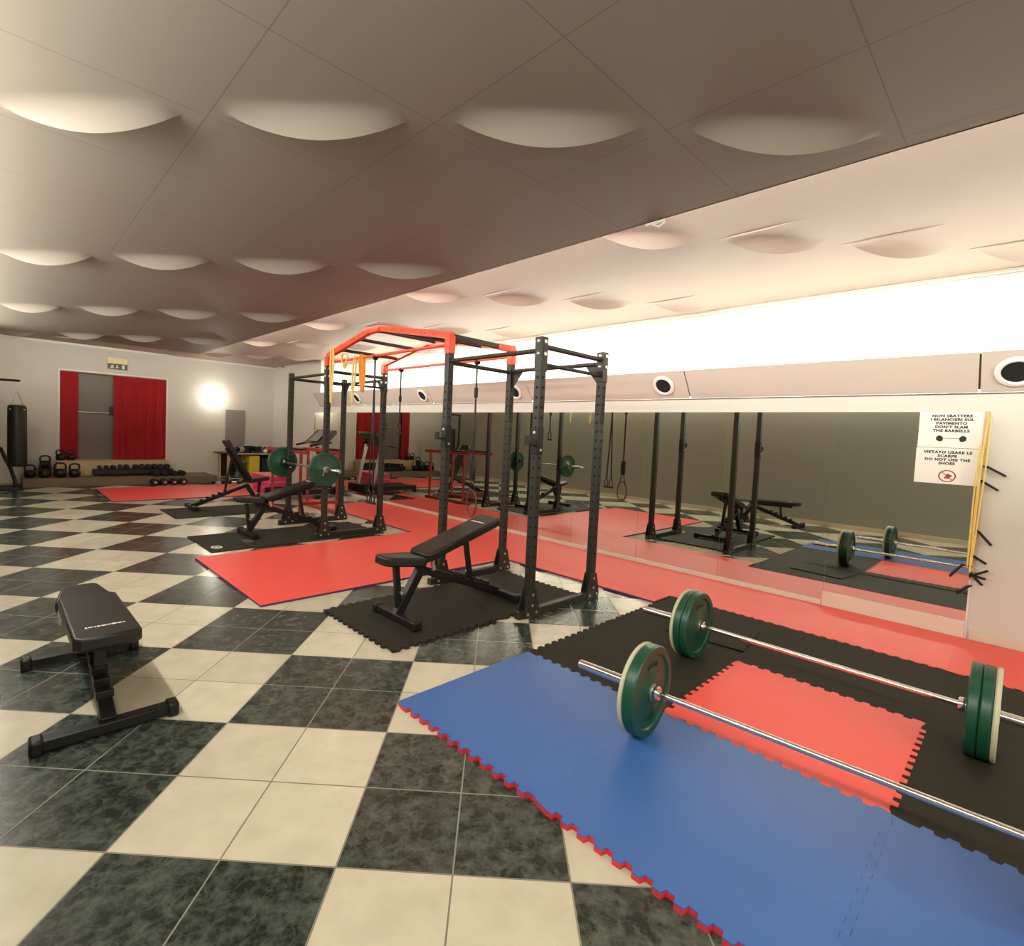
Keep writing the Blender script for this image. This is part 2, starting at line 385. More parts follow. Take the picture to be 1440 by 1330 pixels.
# exit sign
t = thing('exit_sign', 'green emergency exit sign under a cream lamp box above the red curtains', 'exit sign', (XF, 2.07, 2.64))
b = MB(); b.box(0, .07, -.20, .20, .125, .27); b.build('lamp_box', 'sign_lamp', t, bevel=.008)
b = MB(); b.box(0, .025, -.185, .195, 0, .125); b.build('sign_panel', 'sign_green', t, bevel=.003)
x = .0255
for nm, poly in (('running_figure', [(-.15, .02), (-.12, .05), (-.13, .075), (-.10, .10), (-.07, .08), (-.085, .06), (-.06, .03), (-.08, .02), (-.10, .045), (-.13, .01)]),
                 ('arrow', [(-.015, .10), (.005, .10), (.005, .055), (.03, .055), (-.005, .02), (-.04, .055), (-.015, .055)]),
                 ('door_symbol', [(.09, .015), (.14, .015), (.14, .11), (.09, .11)])):
    b = MB(); b.prism(poly, x, x+.002, 'yz'); b.build(nm, 'logo', t, smooth=0)

# wall lamp on the far wall
t = thing('wall_lamp', 'lit round glass wall lamp glowing on the far wall', 'lamp', (XF, 4.16, 2.17))
b = MB(); b.lathe([(.07, 0), (.07, .02), (.03, .03)], (0, 0, 0), 'x', 24); b.build('wall_plate', 'white', t)
b = MB(); b.lathe([(.02, .03), (.07, .04), (.10, .065), (.112, .10), (.09, .14), (.05, .165), (.0, .17)], (0, 0, 0), 'x', 28); b.build('glass_shade', 'glow', t)
b = MB(); b.box(XF, XF+.02, 4.465, 4.965, .87, 1.86); tag(b.build('wall_panel', 'grey', bevel=.004), 'plain grey upright board hanging on the far wall above the storage table', 'board')

# ------------------------------------------------------------------ mirrors
ordn = ['rightmost', 'second', 'third', 'fourth', 'fifth', 'sixth', 'seventh', 'eighth', 'ninth', 'tenth', 'eleventh', 'twelfth']
for k in range(12):
    x1 = -.262-k*1.0; x0 = x1-.997
    b = MB(); z0 = .151 if k == 0 else .063; b.box(x0, x1, 5.731, 5.737, z0, 1.858)
    lab = 'tall wall mirror panel with the two paper notices, rightmost of the row' if k == 0 else 'tall frameless wall mirror panel, %s in the row counting from the notices' % ordn[k]
    tag(b.build('mirror_panel', 'mirror', smooth=0), lab, 'mirror', 'mirror panels along the right wall')

# ------------------------------------------------------------------ paper notices
def text_mesh(s, size, name, m, parent, loc, sx=1.0, bold=.0):
    cu = bpy.data.curves.new(name, 'FONT'); cu.body = s; cu.size = size; cu.align_x = 'CENTER'; cu.align_y = 'CENTER'
    cu.offset = bold; cu.extrude = .0003; cu.space_line = 1.08; cu.space_character = 1.12; cu.resolution_u = 3
    o = bpy.data.objects.new('tmp', cu); COL.objects.link(o); bpy.context.view_layer.update()
    dg = bpy.context.evaluated_depsgraph_get(); me = bpy.data.meshes.new_from_object(o.evaluated_get(dg))
    COL.objects.unlink(o); bpy.data.objects.remove(o)
    me.transform(Matrix.Rotation(PI/2, 4, 'X') @ Matrix.Diagonal((sx, 1, 1, 1))); me.materials.clear(); me.materials.append(M[m])
    r = bpy.data.objects.new(name, me); COL.objects.link(r); r.location = loc; r.parent = parent; return r
n1 = thing('notice', 'upper white paper notice in black capitals with a barbell drawing', 'notice', (-.448, 5.7295, 1.709), group='paper notices on the mirror')
b = MB(); b.box(-.211, .211, -.0008, 0, -.1475, .1475); b.build('sheet', 'paper', n1, smooth=0)
text_mesh("NON SBATTERE\nI BILANCIERI SUL\nPAVIMENTO\nDON'T SLAM\nTHE BARBELLS", .0285, 'lettering', 'ink', n1, (-.005, -.0012, .054), 1.12, .0016)
b = MB()
for s in (-1, 1):
    b.prism([(s*.052, .012), (s*.062, .026), (s*.082, .028), (s*.095, .012), (s*.092, -.012), (s*.072, -.022), (s*.056, -.020), (s*.05, -.004)], -.0016, -.0009, 'xz')
b.box(-.055, .055, -.0014, -.0009, .004, .0075)
b.build('barbell_drawing', 'ink', n1, loc=(.0, 0, -.075), smooth=0)
n2 = thing('notice', 'lower white paper notice with a red crossed out shoe symbol', 'notice', (-.452, 5.7295, 1.409), group='paper notices on the mirror')
b = MB(); b.box(-.211, .211, -.0008, 0, -.149, .149); b.build('sheet', 'paper', n2, smooth=0)
text_mesh("VIETATO USARE LE\nSCARPE\nDO NOT USE THE\nSHOES", .0285, 'lettering', 'ink', n2, (-.01, -.0012, .067), 1.12, .0016)
b = MB(); ring = []
for r in (.050, .042): ring.append([(r*1.12*math.cos(2*PI*i/36), r*math.sin(2*PI*i/36)) for i in range(36)])
vs = [(x, y_, z) for y_ in (-.0018, -.0009) for rg in ring for (x, z) in rg]; fs = []
for i in range(36):
    j = (i+1) % 36; fs += [(i, j, 36+j, 36+i), (72+i, 108+i, 108+j, 72+j), (i, 72+i, 72+j, j), (36+i, 36+j, 108+j, 108+i)]
b.add(vs, fs); b.bar((-.036, -.0013, .032), (.036, -.0013, -.032), .0008, .006, up=(1, 0, 1)); b.build('prohibition_ring', 'ink_red', n2, loc=(.0, 0, -.083), smooth=0)
b = MB(); b.prism([(-.022, -.024), (-.022, -.010), (-.006, -.004), (-.012, .010), (.004, .020), (.010, .010), (.024, .006), (.028, -.004), (.016, -.010), (.010, -.020), (.022, -.024)], -.0014, -.0009, 'xz')
b.build('shoe_drawing', 'ink_red', n2, loc=(.004, 0, -.080), smooth=0)

# wooden strip with slanting black pegs, yellow bands hung beside it
t = thing('band_rack', 'narrow wooden strip with slanting black pegs at the right edge of the mirrors', 'rack', (-.247, 5.739, 0))
b = MB(); b.box(-.012, .018, -.02, 0, .50, 1.862); b.build('strip', 'wood', t, bevel=.003)
b = MB(); b.box(-.014, -.004, -.012, 0, .0, .50); b.build('edge_trim', 'white', t)
for (xa, za, xb, zb) in [(-.21, 1.424, -.106, 1.354), (-.235, 1.308, -.141, 1.239), (-.224, .903, -.151, .802), (-.239, .699, -.169, .65), (-.30, .61, -.379, .504),
                         (-.243, .454, -.327, .374), (-.25, .53, -.155, .60), (-.25, .56, -.18, .475), (-.25, .545, -.165, .53)]:
    b = MB(); b.bar((xa+.247-.01, -.035, za), (xb+.247, -.05, zb), .014, .017); b.bar((xa+.247-.01, -.035, za), (.004, -.012, za-.002), .012, .012)
    b.build('peg', 'black', t, bevel=.002)
def band(pts, w, th, m, label, name='resistance_band', closed=False):
    b = MB(); P = [Vector(p) for p in pts]
    for i in range(len(P)-1): b.bar(P[i], P[i+1], w, th, up=(0, 1, 0) if abs((P[i+1]-P[i]).normalized().y) < .9 else (1, 0, 0))
    return tag(b.build(name, m, smooth=0), label, 'exercise band', 'elastic exercise bands')
def loop_band(x, y, ztop, zbot, spread, r, m, label, n=24, axis='x', flat=2.2, sway=0):
    """elongated closed loop hanging from its top"""
    pts = []
    for i in range(n):
        a = 2*PI*i/n; c, s = math.cos(a), math.sin(a)
        u = spread*s*(.55+.45*c if c > 0 else .55-.35*c*(-1)); z = (ztop+zbot)/2+(ztop-zbot)/2*c
        pts.append((x+u+sway*(1-c)/2, y, z) if axis == 'x' else (x, y+u+sway*(1-c)/2, z))
    b = MB(); b.tube(pts, r, 6, closed=True)
    if axis == 'x': b.v = [(vx, y+(vy-y)*flat, vz) for vx, vy, vz in b.v]
    else: b.v = [(x+(vx-x)*flat, vy, vz) for vx, vy, vz in b.v]
    return tag(b.build('resistance_band', m, smooth=60), label, 'exercise band', 'elastic exercise bands')
loop_band(-.225, 5.66, 1.83, .56, .020, .006, 'yellow_band', 'yellow band hanging along the right edge of the mirrors, outer one', sway=-.035)
loop_band(-.262, 5.67, 1.60, .60, .014, .006, 'yellow_band', 'yellow band hanging along the mirror edge below the notices', sway=-.015)

# ------------------------------------------------------------------ soffit vents
for k, (vx, lab) in enumerate([(-.10, 'round black air vent cut by the right edge of the photo'), (-2.97, 'round black air vent above the middle of the mirrors'),
                               (-5.35, 'round black air vent behind the power rack posts'), (-7.66, 'round black air vent below the red chin bar'),
                               (-10.02, 'round black air vent farthest left near the treadmill')]):
    ang = math.atan2(P0[1]-P1[1], P1[0]-P0[0]); cy, cz = (P0[0]+P1[0])/2, (P0[1]+P1[1])/2
    t = thing('air_vent', lab, 'vent', (vx, cy-.004, cz-.004), group='round vents in the soffit')
    nrm = Vector((0, -math.sin(ang), -math.cos(ang)))
    t.rotation_euler = nrm.to_track_quat('Z', 'X').to_euler()
    b = MB(); b.lathe([(.088, .002), (.088, .012), (.10, .02), (.122, .014), (.128, .0)], (0, 0, 0), 'z', 40); b.build('ring', 'white', t)
    b = MB(); b.lathe([(.0, .004), (.088, .004), (.088, .001), (0, .001)], (0, 0, 0), 'z', 40); b.build('opening', 'hole', t)

# ------------------------------------------------------------------ foam and rubber mats
def toothed(x0, x1, y0, y1, teeth, p=.0765, a=.012, g=.0005):
    """outline of a puzzle mat; the tooth wave is a function of world position so that neighbours interlock"""
    def wave(c, a0, a1):
        pts = []; c += 0
        k0 = math.ceil((a0+.02)/(p/2)); k1 = math.floor((a1-.02)/(p/2)); s_prev = 0
        pts.append((a0, 0))
        for k in range(k0, k1):
            s = 1 if k % 2 else -1; t0, t1 = k*p/2, (k+1)*p/2; e = .004*s
            pts += [(t0-e if False else t0+.003, s*a), (t1-.003, s*a)]
        pts.append((a1, 0)); return pts
    P = []
    bt, rt, tp, lf = teeth
    w = wave(0, x0, x1) if bt else [(x0, 0), (x1, 0)]
    P += [(t, y0+g+o) for t, o in w][:-1]
    w = wave(0, y0, y1) if rt else [(y0, 0), (y1, 0)]
    P += [(x1-g+o, t) for t, o in w][:-1]
    w = wave(0, x0, x1) if tp else [(x0, 0), (x1, 0)]
    P += [(t, y1-g+o) for t, o in reversed(w)][:-1]
    w = wave(0, y0, y1) if lf else [(y0, 0), (y1, 0)]
    P += [(x0+g+o, t) for t, o in reversed(w)][:-1]
    return P
def mat_tile(x0, x1, y0, y1, teeth, th, top, side, label, group, name='foam_mat', z=0.0, cat='mat'):
    cx, cy = (x0+x1)/2, (y0+y1)/2
    P = [(x-cx, y-cy) for x, y in toothed(x0, x1, y0, y1, teeth)]
    n = len(P); b = MB(); zt = th*.8
    vs = [(x, y, 0) for x, y in P]+[(x, y, zt) for x, y in P]+[(x, y, th) for x, y in P]
    b.m = 1; b.add(vs, [tuple(range(n))[::-1]]+[(i, (i+1) % n, n+(i+1) % n, n+i) for i in range(n)])
    b.m = 0; b.add(vs, [tuple(range(2*n, 3*n))]+[(n+i, n+(i+1) % n, 2*n+(i+1) % n, 2*n+i) for i in range(n)])
    o = b.build(name, [top, side], loc=(cx, cy, z), smooth=0)
    return tag(o, label, cat, group)
XS = [-2.27, -1.275, -.285, .705]; YS = [1.585, 2.645, 3.69, 4.73]
gB = 'blue puzzle mats in the front row'; gK = 'black puzzle mats around the barbells'
bl = ['blue puzzle mat at the left end of the front row, under the near barbell plate', 'blue puzzle mat in the middle of the front row', 'blue puzzle mat at the right end of the front row']
for k in range(3): mat_tile(XS[k], XS[k+1], YS[0], YS[1], (1, 1, 1, k > 0), .025, 'foam_blue', 'foam_red_edge', bl[k], gB)
mat_tile(XS[0], XS[1], YS[1], YS[2], (1, 1, 1, 1), .022, 'rubber', 'rubber_dark', 'black puzzle mat left of the red square, touching the blue mats', gK)
mat_tile(XS[1], XS[2], YS[1], YS[2], (1, 1, 1, 1), .025, 'foam_red', 'foam_red_edge', 'single red puzzle mat framed by black and blue mats', None)
mat_tile(XS[2], XS[3], YS[1], YS[2], (1, 1, 1, 1), .022, 'rubber', 'rubber_dark', 'black puzzle mat right of the red square, under the right plates of the far barbell', gK)
mat_tile(XS[0], XS[1], YS[2], YS[3], (1, 1, 1, 1), .022, 'rubber', 'rubber_dark', 'black puzzle mat at the back left corner under the left plates of the far barbell', gK)
mat_tile(XS[1], XS[2], YS[2], YS[3], (1, 1, 1, 1), .022, 'rubber', 'rubber_dark', 'black puzzle mat directly behind the red square', gK)
mat_tile(XS[2], XS[3], YS[2], YS[3], (1, 1, 1, 1), .022, 'rubber', 'rubber_dark', 'black puzzle mat at the back right corner by the wall', gK)
mat_tile(-3.86, -2.852, 1.925, 2.99, (1, 1, 1, 1), .018, 'rubber', 'rubber_dark', 'black puzzle mat under the seat end of the near bench in the rack', 'black puzzle mats under the near rack')
mat_tile(-3.86, -2.852, 2.99, 4.03, (1, 1, 1, 1), .018, 'rubber', 'rubber_dark', 'black puzzle mat between the posts of the near rack', 'black puzzle mats under the near rack')
gR = 'red foam mats on the floor'
# red walkway along the mirrors
k = 0; x = .705
while x > -9.2:
    x0 = x-.992
    mat_tile(x0, x, 4.735, 5.705, (0, 0, 0, 0), .02, 'foam_red', 'foam_blue_edge', 'red foam mat of the walkway along the mirrors, number %d from the right end' % (k+1), gR)
    x = x0; k += 1
x = -2.3; k = 0
while x > -9.2:
    x0 = x-.985
    mat_tile(x0, x, 4.44, 4.733, (0, 0, 0, 0), .02, 'foam_red', 'foam_blue_edge', 'narrow red foam strip edging the walkway, number %d from the black mats' % (k+1), gR)
    x = x0; k += 1
rows = ['nearest row', 'middle row', 'back row']
for i in range(2):
    for j in range(3):
        xa = -6.17+i*.965; ya = 1.565+j*.958
        mat_tile(xa, xa+.965, ya, ya+.958, (0, 0, 0, 0), .02, 'foam_red', 'foam_blue_edge', 'red foam mat between the two racks, %s, %s column' % (rows[j], ['left', 'right'][i]), gR)
rn = ['nearest', 'second', 'third', 'farthest']
for i in range(2):
    for j in range(4):
        xa = -13.25+i*1.06; ya = 1.49+j*1.0
        mat_tile(xa, xa+1.06, ya, ya+1.0, (0, 0, 0, 0), .02, 'foam_red', 'foam_blue_edge', 'red foam mat by the far dumbbells, %s row from the door, %s column' % (rn[j], ['left', 'right'][i]), gR)
b = MB(); b.box(-.52, .52, -1.15, 1.15, 0, .012); o = b.build('rubber_mat', 'rubber', loc=(-6.88, 2.93, 0), bevel=.004)
tag(o, 'flat black rubber mat with a white logo under the far rack bench', 'mat', 'flat rubber mats')
def logo(parent, loc, w, h, rz=0, m='logo'):
    b = MB()
    for r0, r1, n in ((.30, .5, 28),):
        vs = []; fs = []
        for i in range(n):
            a = 2*PI*i/n; vs += [(w*r0*math.cos(a), h*r0*math.sin(a), .0), (w*r1*math.cos(a), h*r1*math.sin(a), .0)]
        for i in range(n):
            j = (i+1) % n; fs.append((2*i, 2*i+1, 2*j+1, 2*j))
        b.add([(x, y, z+.0006) for x, y, z in vs], fs)
    b.add([(-w*.18, -h*.1, .0006), (w*.12, -h*.2, .0006), (w*.2, h*.12, .0006), (-w*.1, h*.2, .0006)], [(0, 1, 2, 3)])
    return b.build('logo', m, parent, loc=loc, rot=(0, 0, rz), smooth=0)
logo(o, (.30, -1.03, .012), .17, .12)
logo(o, (.13, -.62, .012), .2, .12, m='logo_dim')
b = MB(); b.box(-.52, .52, -.80, .80, 0, .012)
tag(b.build('rubber_mat', 'rubber', loc=(-9.38, 2.77, 0), bevel=.004), 'flat black rubber mat under the steeply inclined far bench', 'mat', 'flat rubber mats')
b = MB(); b.box(-.28, .28, -.28, .28, 0, .010)
tag(b.build('rubber_mat', 'rubber', loc=(-1.62, 4.12, .0225), rot=(0, 0, .12), bevel=.003), 'small thin rubber pad lying behind the far barbell plates', 'mat', 'flat rubber mats')

# ------------------------------------------------------------------ power racks
def make_rack(label, hook_z):
    t = thing('power_rack', label, 'power rack', (0, 0, 0), group='black power racks')
    HX, HY, w = .59, .435, .064
    for sx in (-1, 1):
        for sy in (-1, 1):
            top = 2.30 if sx > 0 else 2.27
            b = MB(); x, y = sx*HX, sy*HY
            b.box(x-w/2, x+w/2, y-w/2, y+w/2, 0.0, top)
            b.m = 1
            z = .34
            while z < 2.02:
                b.lathe([(.0125, 0), (.0125, .0012)], (x, y-w/2-.0012, z), 'y', 10)
                b.lathe([(.0125, 0), (.0125, .0012)], (x+w/2, y, z), 'x', 10); z += .082
            b.build('upright', ['black_steel', 'hole'], t, smooth=0)
            # sleeve at the top with bolts
            if sx > 0:
                b = MB(); c = w/2+.006; b.box(x-c, x+c, y-c, y+c, 2.03, 2.305)
                b.m = 1
                for zz in (2.27, 2.17):
                    b.lathe([(.017, 0), (.017, .006), (.009, .012), (0, .012)], (x, y-c, zz), 'y', 12)
                    b.lathe([(.017, 0), (.017, .008), (0, .010)], (x+c, y, zz), 'x', 12)
                b.v = [(vx, (2*(y-c)-vy if (vy > y-c and abs(vx-x) < .0175 and vz > 2.14 and abs(vy-(y-c)) < .013) else vy), vz) for vx, vy, vz in b.v]
                b.build('top_sleeve', ['black_steel', 'steel'], t, bevel=.002)
            # base bracket
            b = MB()
            for s in (-1, 1):
                xo = x+s*(w/2+.004)
                b.prism([(y-.085, .0), (y+.085, .0), (y+.085, .075), (y+.042, .235), (y-.042, .235), (y-.085, .075)], xo-.004, xo+.004, 'yz')
            b.m = 1
            for s in (-1, 1):
                xo = x+s*(w/2+.008)
                for (dy, zz) in ((-.055, .035), (.055, .035), (0, .19), (0, .10)):
                    b.lathe([(.012, 0), (.012, s*.006), (0, s*.009)], (xo, y+dy, zz), 'x', 10)
            b.build('base_bracket', ['black_steel', 'steel'], t)
    for sx in (-1, 1):
        x = sx*HX; b = MB()
        b.box(x-.03, x+.03, -HY-.14, HY+.11, 0, .06); b.build('base_rail', 'black_steel', t, bevel=.004)
        b = MB(); zt = 2.235 if sx > 0 else 2.185
        b.cyl((x, -HY, zt), (x, HY, zt), .021, 14); b.build('side_top_bar', 'black_steel', t)
    b = MB(); b.cyl((HX, -HY, 2.09), (HX, HY, 2.09), .016, 14); b.build('pull_up_bar', 'black_steel', t)
    for sy in (-1, 1):
        b = MB(); b.cyl((-HX, sy*HY, 2.20), (HX, sy*HY, 2.20), .02, 14); b.build('cross_bar', 'black_steel', t)
    for sx in (-1, 1):
        b = MB(); x = sx*(HX-.03); b.prism([(x, 2.195), (x-sx*.16, 2.195), (x-sx*.14, 2.17), (x, 2.0)], HY-.004, HY+.004, 'xz'); b.build('corner_gusset', 'black_steel', t)
        x = sx*HX
        b = MB(); zz = hook_z
        b.box(x-.037, x+.037, -HY-.037, -HY+.037, zz-.11, zz+.11); b.box(x-.03, x+.03, -HY-.115, -HY-.03, zz-.03, zz-.012); b.box(x-.03, x+.03, -HY-.122, -HY-.108, zz-.03, zz+.045)
        b.m = 1; b.lathe([(.014, 0), (.014, -.006), (0, -.008)], (x, -HY-.037, zz+.07), 'y', 12); b.lathe([(.011, 0), (.011, .012), (0, .014)], (x+.037, -HY, zz-.07), 'x', 12)
        b.build('j_hook', ['black', 'steel'], t, bevel=.003)
    return t
rack1 = make_rack('tall black power rack nearest the camera with an empty pair of bar hooks', 1.46)
rack1.location = (-3.37, 3.65, 0)
RZ = .93
rack2 = make_rack('tall black power rack farther back holding the green plated barbell', RZ)
rack2.location = (-7.10, 3.65, .0125)
b = MB(); b.box(-.622, -.558, -.575, .545, -.0125, 0); b.build('rubber_foot_strip', 'rubber_dark', rack2)

# red monkey bar bridge between the racks
X0, X1, YF_, YK = -6.51, -3.96, 3.215, 4.085
t = thing('monkey_bar_bridge', 'orange red peaked monkey bar bridge joining the two black racks', 'monkey bars', (0, 0, 0))
for y in (YF_, YK):
    for x in (X0, X1):
        b = MB(); b.box(x-.038, x+.038, y-.038, y+.038, 2.318 if x == X0 else 2.271, 2.445); b.build('corner_bracket', 'red_paint', t, bevel=.004)
    xm = (X0+X1)/2+.02
    b = MB(); b.bar((X0-.02, y, 2.445), (xm-.25, y, 2.665), .055, .065); b.bar((xm-.27, y, 2.66), (xm+.0, y, 2.665), .055, .065); b.bar((xm-.02, y, 2.665), (X1+.03, y, 2.445), .055, .065)
    b.m = 1
    if y == YF_:
        for q in (.2, .35, .65, .8): 
            for e in (0, .05): b.lathe([(.007, 0), (.007, -.002)], (X0+(xm-.25-X0)*q+e, y-.028, 2.445+.225*q+e*.18), 'y', 8); b.lathe([(.007, 0), (.007, -.002)], (xm+(X1-xm)*q+e, y-.028, 2.665-.22*q-e*.18), 'y', 8)
    b.build('top_rail', ['red_paint', 'black'], t, bevel=.003)
    b = MB(); b.cyl((X0, y, 2.36), (X1, y, 2.36), .017, 12); b.build('chin_bar', 'red_paint', t)
def zr(x):
    return 2.445+.225*(x-X0)/(xm-.25-X0) if x < xm-.25 else (2.665 if x < xm else 2.665-.22*(x-xm)/(X1-xm))
for q in (.13, .30, .47, .64, .81):
    x = X0+(X1-X0)*q; b = MB(); b.cyl((x, YF_, zr(x)-.015), (x, YK, zr(x)-.015), .021, 12); b.build('rung', 'black_steel', t)
for x in (X1, ):
    b = MB(); b.bar((x, YF_, 2.44), (x, YK, 2.44), .05, .05); b.build('end_crossbar', 'black_steel', t, bevel=.003)
    b = MB(); b.bar((x, YK-.22, 2.44), (x, YK, 2.44), .06, .06); b.build('crossbar_sleeve', 'red_paint', t, bevel=.003)

# ------------------------------------------------------------------ adjustable benches
def make_bench(label, ang, loc, rz, hz=.455, length=1.1, seat_ang=6, z=0, gap=.0):
    t = thing('weight_bench', label, 'weight bench', (loc[0], loc[1], z), rz, 'black adjustable benches')
    for y, nm in ((0, 'front_foot'), (length, 'rear_foot')):
        b = MB(); b.box(-.26, .26, y-.032, y+.032, .012, .062); b.build(nm, 'black', t, bevel=.006)
        for s in (-1, 1):
            b = MB(); b.box(s*.262-.026, s*.262+.026, y-.042, y+.042, 0, .072)
            b.build('foot_cap', 'black', t, bevel=.012)
    hy = .20
    b = MB(); b.bar((0, hy, hz-.09), (0, length, .045), .062, .062); b.build('main_rail', 'black', t, bevel=.004)
    for i in range(5):
        b = MB(); q = .42+i*.105; y = hy+(length-hy)*q; zc = hz-.09+(.045-hz+.09)*q+.045; b.box(-.036, .036, y-.022, y+.014, zc-.018, zc+.02)
        b.build('ladder_notch', 'black', t, bevel=.004)
    b = MB(); b.bar((0, hy+.02, hz-.08), (0, 0, .04), .06, .07); b.build('front_leg', 'black', t, bevel=.004)
    b = MB(); b.bar((0, -.02, hz-.04), (0, .02, .08), .04, .045); b.m = 1; b.cyl((-.045, .02, .22), (.045, .02, .22), .014, 10); b.build('seat_post', ['black', 'steel'], t, bevel=.003)
    # seat pad, narrower at the front
    sa = math.radians(seat_ang); ln = .36
    def pad(name, L, w0, w1, th, ry, rz_, a, m='vinyl'):
        poly = [(-w0/2+.03, 0), (w0/2-.03, 0), (w0/2, .03), (w1/2, L-.03), (w1/2-.03, L), (-w1/2+.03, L), (-w1/2, L-.03), (-w0/2, .03)]
        b = MB(); b.prism(poly, 0, th); return b.build(name, m, t, loc=(0, ry, rz_), rot=(a, 0, 0), bevel=.014, seg=3)
    pad('seat', ln, .19, .285, .068, hy-ln-.01-gap, hz-.045-gap*.5+ln*math.sin(sa), -sa)
    A = math.radians(ang)
    bp = pad('backrest', .83, .27, .27, .068, hy-.0, hz-.02, A)
    b = MB(); b.add([(-.10, .79, .0586), (.10, .79, .0586), (.10, .80, .0586), (-.10, .80, .0586)], [(0, 1, 2, 3)]) if False else None
    rnd = random.Random(3)
    x = -.085
    while x < .08:
        w = rnd.choice((.008, .013, .02)); b.box(x, x+w, .662+rnd.uniform(-.003, .003), .676+rnd.uniform(-.002, .004), .0682, .0688); x += w+.004
    b.build('logo_print', 'logo', bp, smooth=0)
    b = MB(); b.box(-.03, .03, .02, .70, -.045, -.002); b.build('backrest_tube', 'black', bp, bevel=.004)
    # prop strut from the backrest to the ladder
    d = .50; py, pz = hy+d*math.cos(A)+.03*math.sin(A), hz-.02+d*math.sin(A)-.035*math.cos(A)
    q = {True: .62, False: .5}[ang < 30]
    if ang > 40: q = .42
    ty = hy+(length-hy)*q; tz = hz-.09+(.045-hz+.09)*q+.04
    b = MB(); b.bar((0, py, pz), (0, ty, tz), .045, .03); b.build('prop_strut', 'black', t, bevel=.002)
    b = MB(); b.box(.12, .135, .02, .05, -.075, 0); b.build('pull_pin', 'steel', bp)
    return t
bench2 = make_bench('black bench with backrest half raised standing inside the near rack', 16.5, (-3.30, 2.255), 0, .47, z=.019)
bench1 = make_bench('black bench set flat standing alone on the tiles at the left of the photo', 1.5, (-3.95, .385), -PI/2, .405, 1.03, 1, gap=.04)
bench3 = make_bench('black bench with backrest half raised under the green plated barbell', 16.5, (-7.08, 2.42), 0, .47, z=.0125)
bench4 = make_bench('black bench with backrest raised steeply, farthest from the camera', 60, (-9.72, 3.50), PI, .47, z=.0125)

# ------------------------------------------------------------------ barbells and plates
def make_bar(label, loc, rz, z):
    t = thing('barbell_bar', label, 'barbell', (loc[0], loc[1], z), rz, 'chrome barbell bars')
    b = MB(); b.cyl((-.665, 0, 0), (.665, 0, 0), .0142, 20); b.build('shaft', 'chrome', t)
    for s in (-1, 1):
        b = MB(); b.lathe([(.0, s*1.10), (.022, s*1.10), (.025, s*1.095), (.025, s*.672), (.0, s*.672)], (0, 0, 0), 'x', 24); b.build('sleeve', 'chrome', t)
        b = MB(); b.lathe([(.0, s*.642), (.031, s*.642), (.036, s*.65), (.036, s*.668), (.031, s*.674), (0, s*.674)], (0, 0, 0), 'x', 24); b.build('collar', 'chrome', t)
    return t
def make_plate(x, y, z, rz, th, m, label, group, R=.225, side=1):
    t = thing('weight_plate', label, 'weight plate', (x, y, z), rz, group)
    h = th/2
    b = MB()
    prof = [(.0255, -h), (.045, -h), (.05, -h+.004), (.085, -h+.008), (.09, -h+.010), (R-.045, -h+.010), (R-.038, -h), (R-.006, -h), (R, -h+.006)]
    prof = prof+[(r, -q) for r, q in reversed(prof)]
    # closed ring profile
    n = 48; vs = []; fs = []; k = len(prof)
    for r, hh in prof:
        for j in range(n):
            a = 2*PI*j/n; vs.append((hh, r*math.cos(a), r*math.sin(a)))
    for i in range(k):
        i2 = (i+1) % k
        for j in range(n): fs.append((i*n+j, i*n+(j+1) % n, i2*n+(j+1) % n, i2*n+j))
    b.add(vs, fs); b.build('disc', m, t, smooth=35)
    b = MB()
    for s in (-1, 1): b.lathe([(.026, s*(h-.002)), (.040, s*(h-.002)), (.040, s*(h+.002)), (.026, s*(h+.002))], (0, 0, 0), 'x', 28)
    b.build('hub_ring', 'steel', t)
    if th > .04:
        for s in (-1, 1):
            for a0 in (PI/2, -PI/2):
                b = MB()
                for i in range(5):
                    a = a0+(i-2)*.17; c, d_ = math.cos(a), math.sin(a); r = .135
                    b.bar((s*(h-.0095), r*c-.012*c, r*d_-.012*d_), (s*(h-.0095), r*c+.012*c, r*d_+.012*d_), .006, .010, up=(1, 0, 0))
                b.build('raised_lettering', m, t, smooth=0)
    return t
def on_bar(cx, cy, rz, off): return cx+off*math.cos(rz), cy+off*math.sin(rz)
# near barbell
rz1 = math.atan2(.11, 1.7); bx, by = -.535, 2.42; zc = .025+.226
make_bar('chrome barbell nearest the camera, its green left plate resting on the blue mats', (bx, by), rz1, zc)
gP = 'green bumper plates on the barbells'; gC = 'thin cream plates on the barbells'
for s, nm in ((-1, 'left'), (1, 'right')):
    x, y = on_bar(bx, by, rz1, s*(.676+.028)); make_plate(x, y, zc, rz1, .056, 'green', 'thick green plate on the %s end of the near barbell' % nm, gP)
    x, y = on_bar(bx, by, rz1, s*(.676+.056+.013)); make_plate(x, y, zc, rz1, .022, 'cream', 'thin cream plate outside the green one, %s end of the near barbell' % nm, gC)
# far barbell
rz2 = .006; bx, by = -.80, 3.52; zc = .022+.2262
make_bar('chrome barbell behind the first, lying on the black mats', (bx, by), rz2, zc)
for s, nm in ((-1, 'left'), (1, 'right')):
    x, y = on_bar(bx, by, rz2, s*(.676+.023)); make_plate(x, y, zc, rz2, .044, 'green', 'inner green plate on the %s end of the far floor barbell' % nm, gP)
    x, y = on_bar(bx, by, rz2, s*(.676+.069)); make_plate(x, y, zc, rz2, .044, 'green', 'outer green plate on the %s end of the far floor barbell' % nm, gP)
    x, y = on_bar(bx, by, rz2, s*(.676+.104)); make_plate(x, y, zc, rz2, .022, 'cream', 'thin cream plate on the %s end of the far floor barbell' % nm, gC)
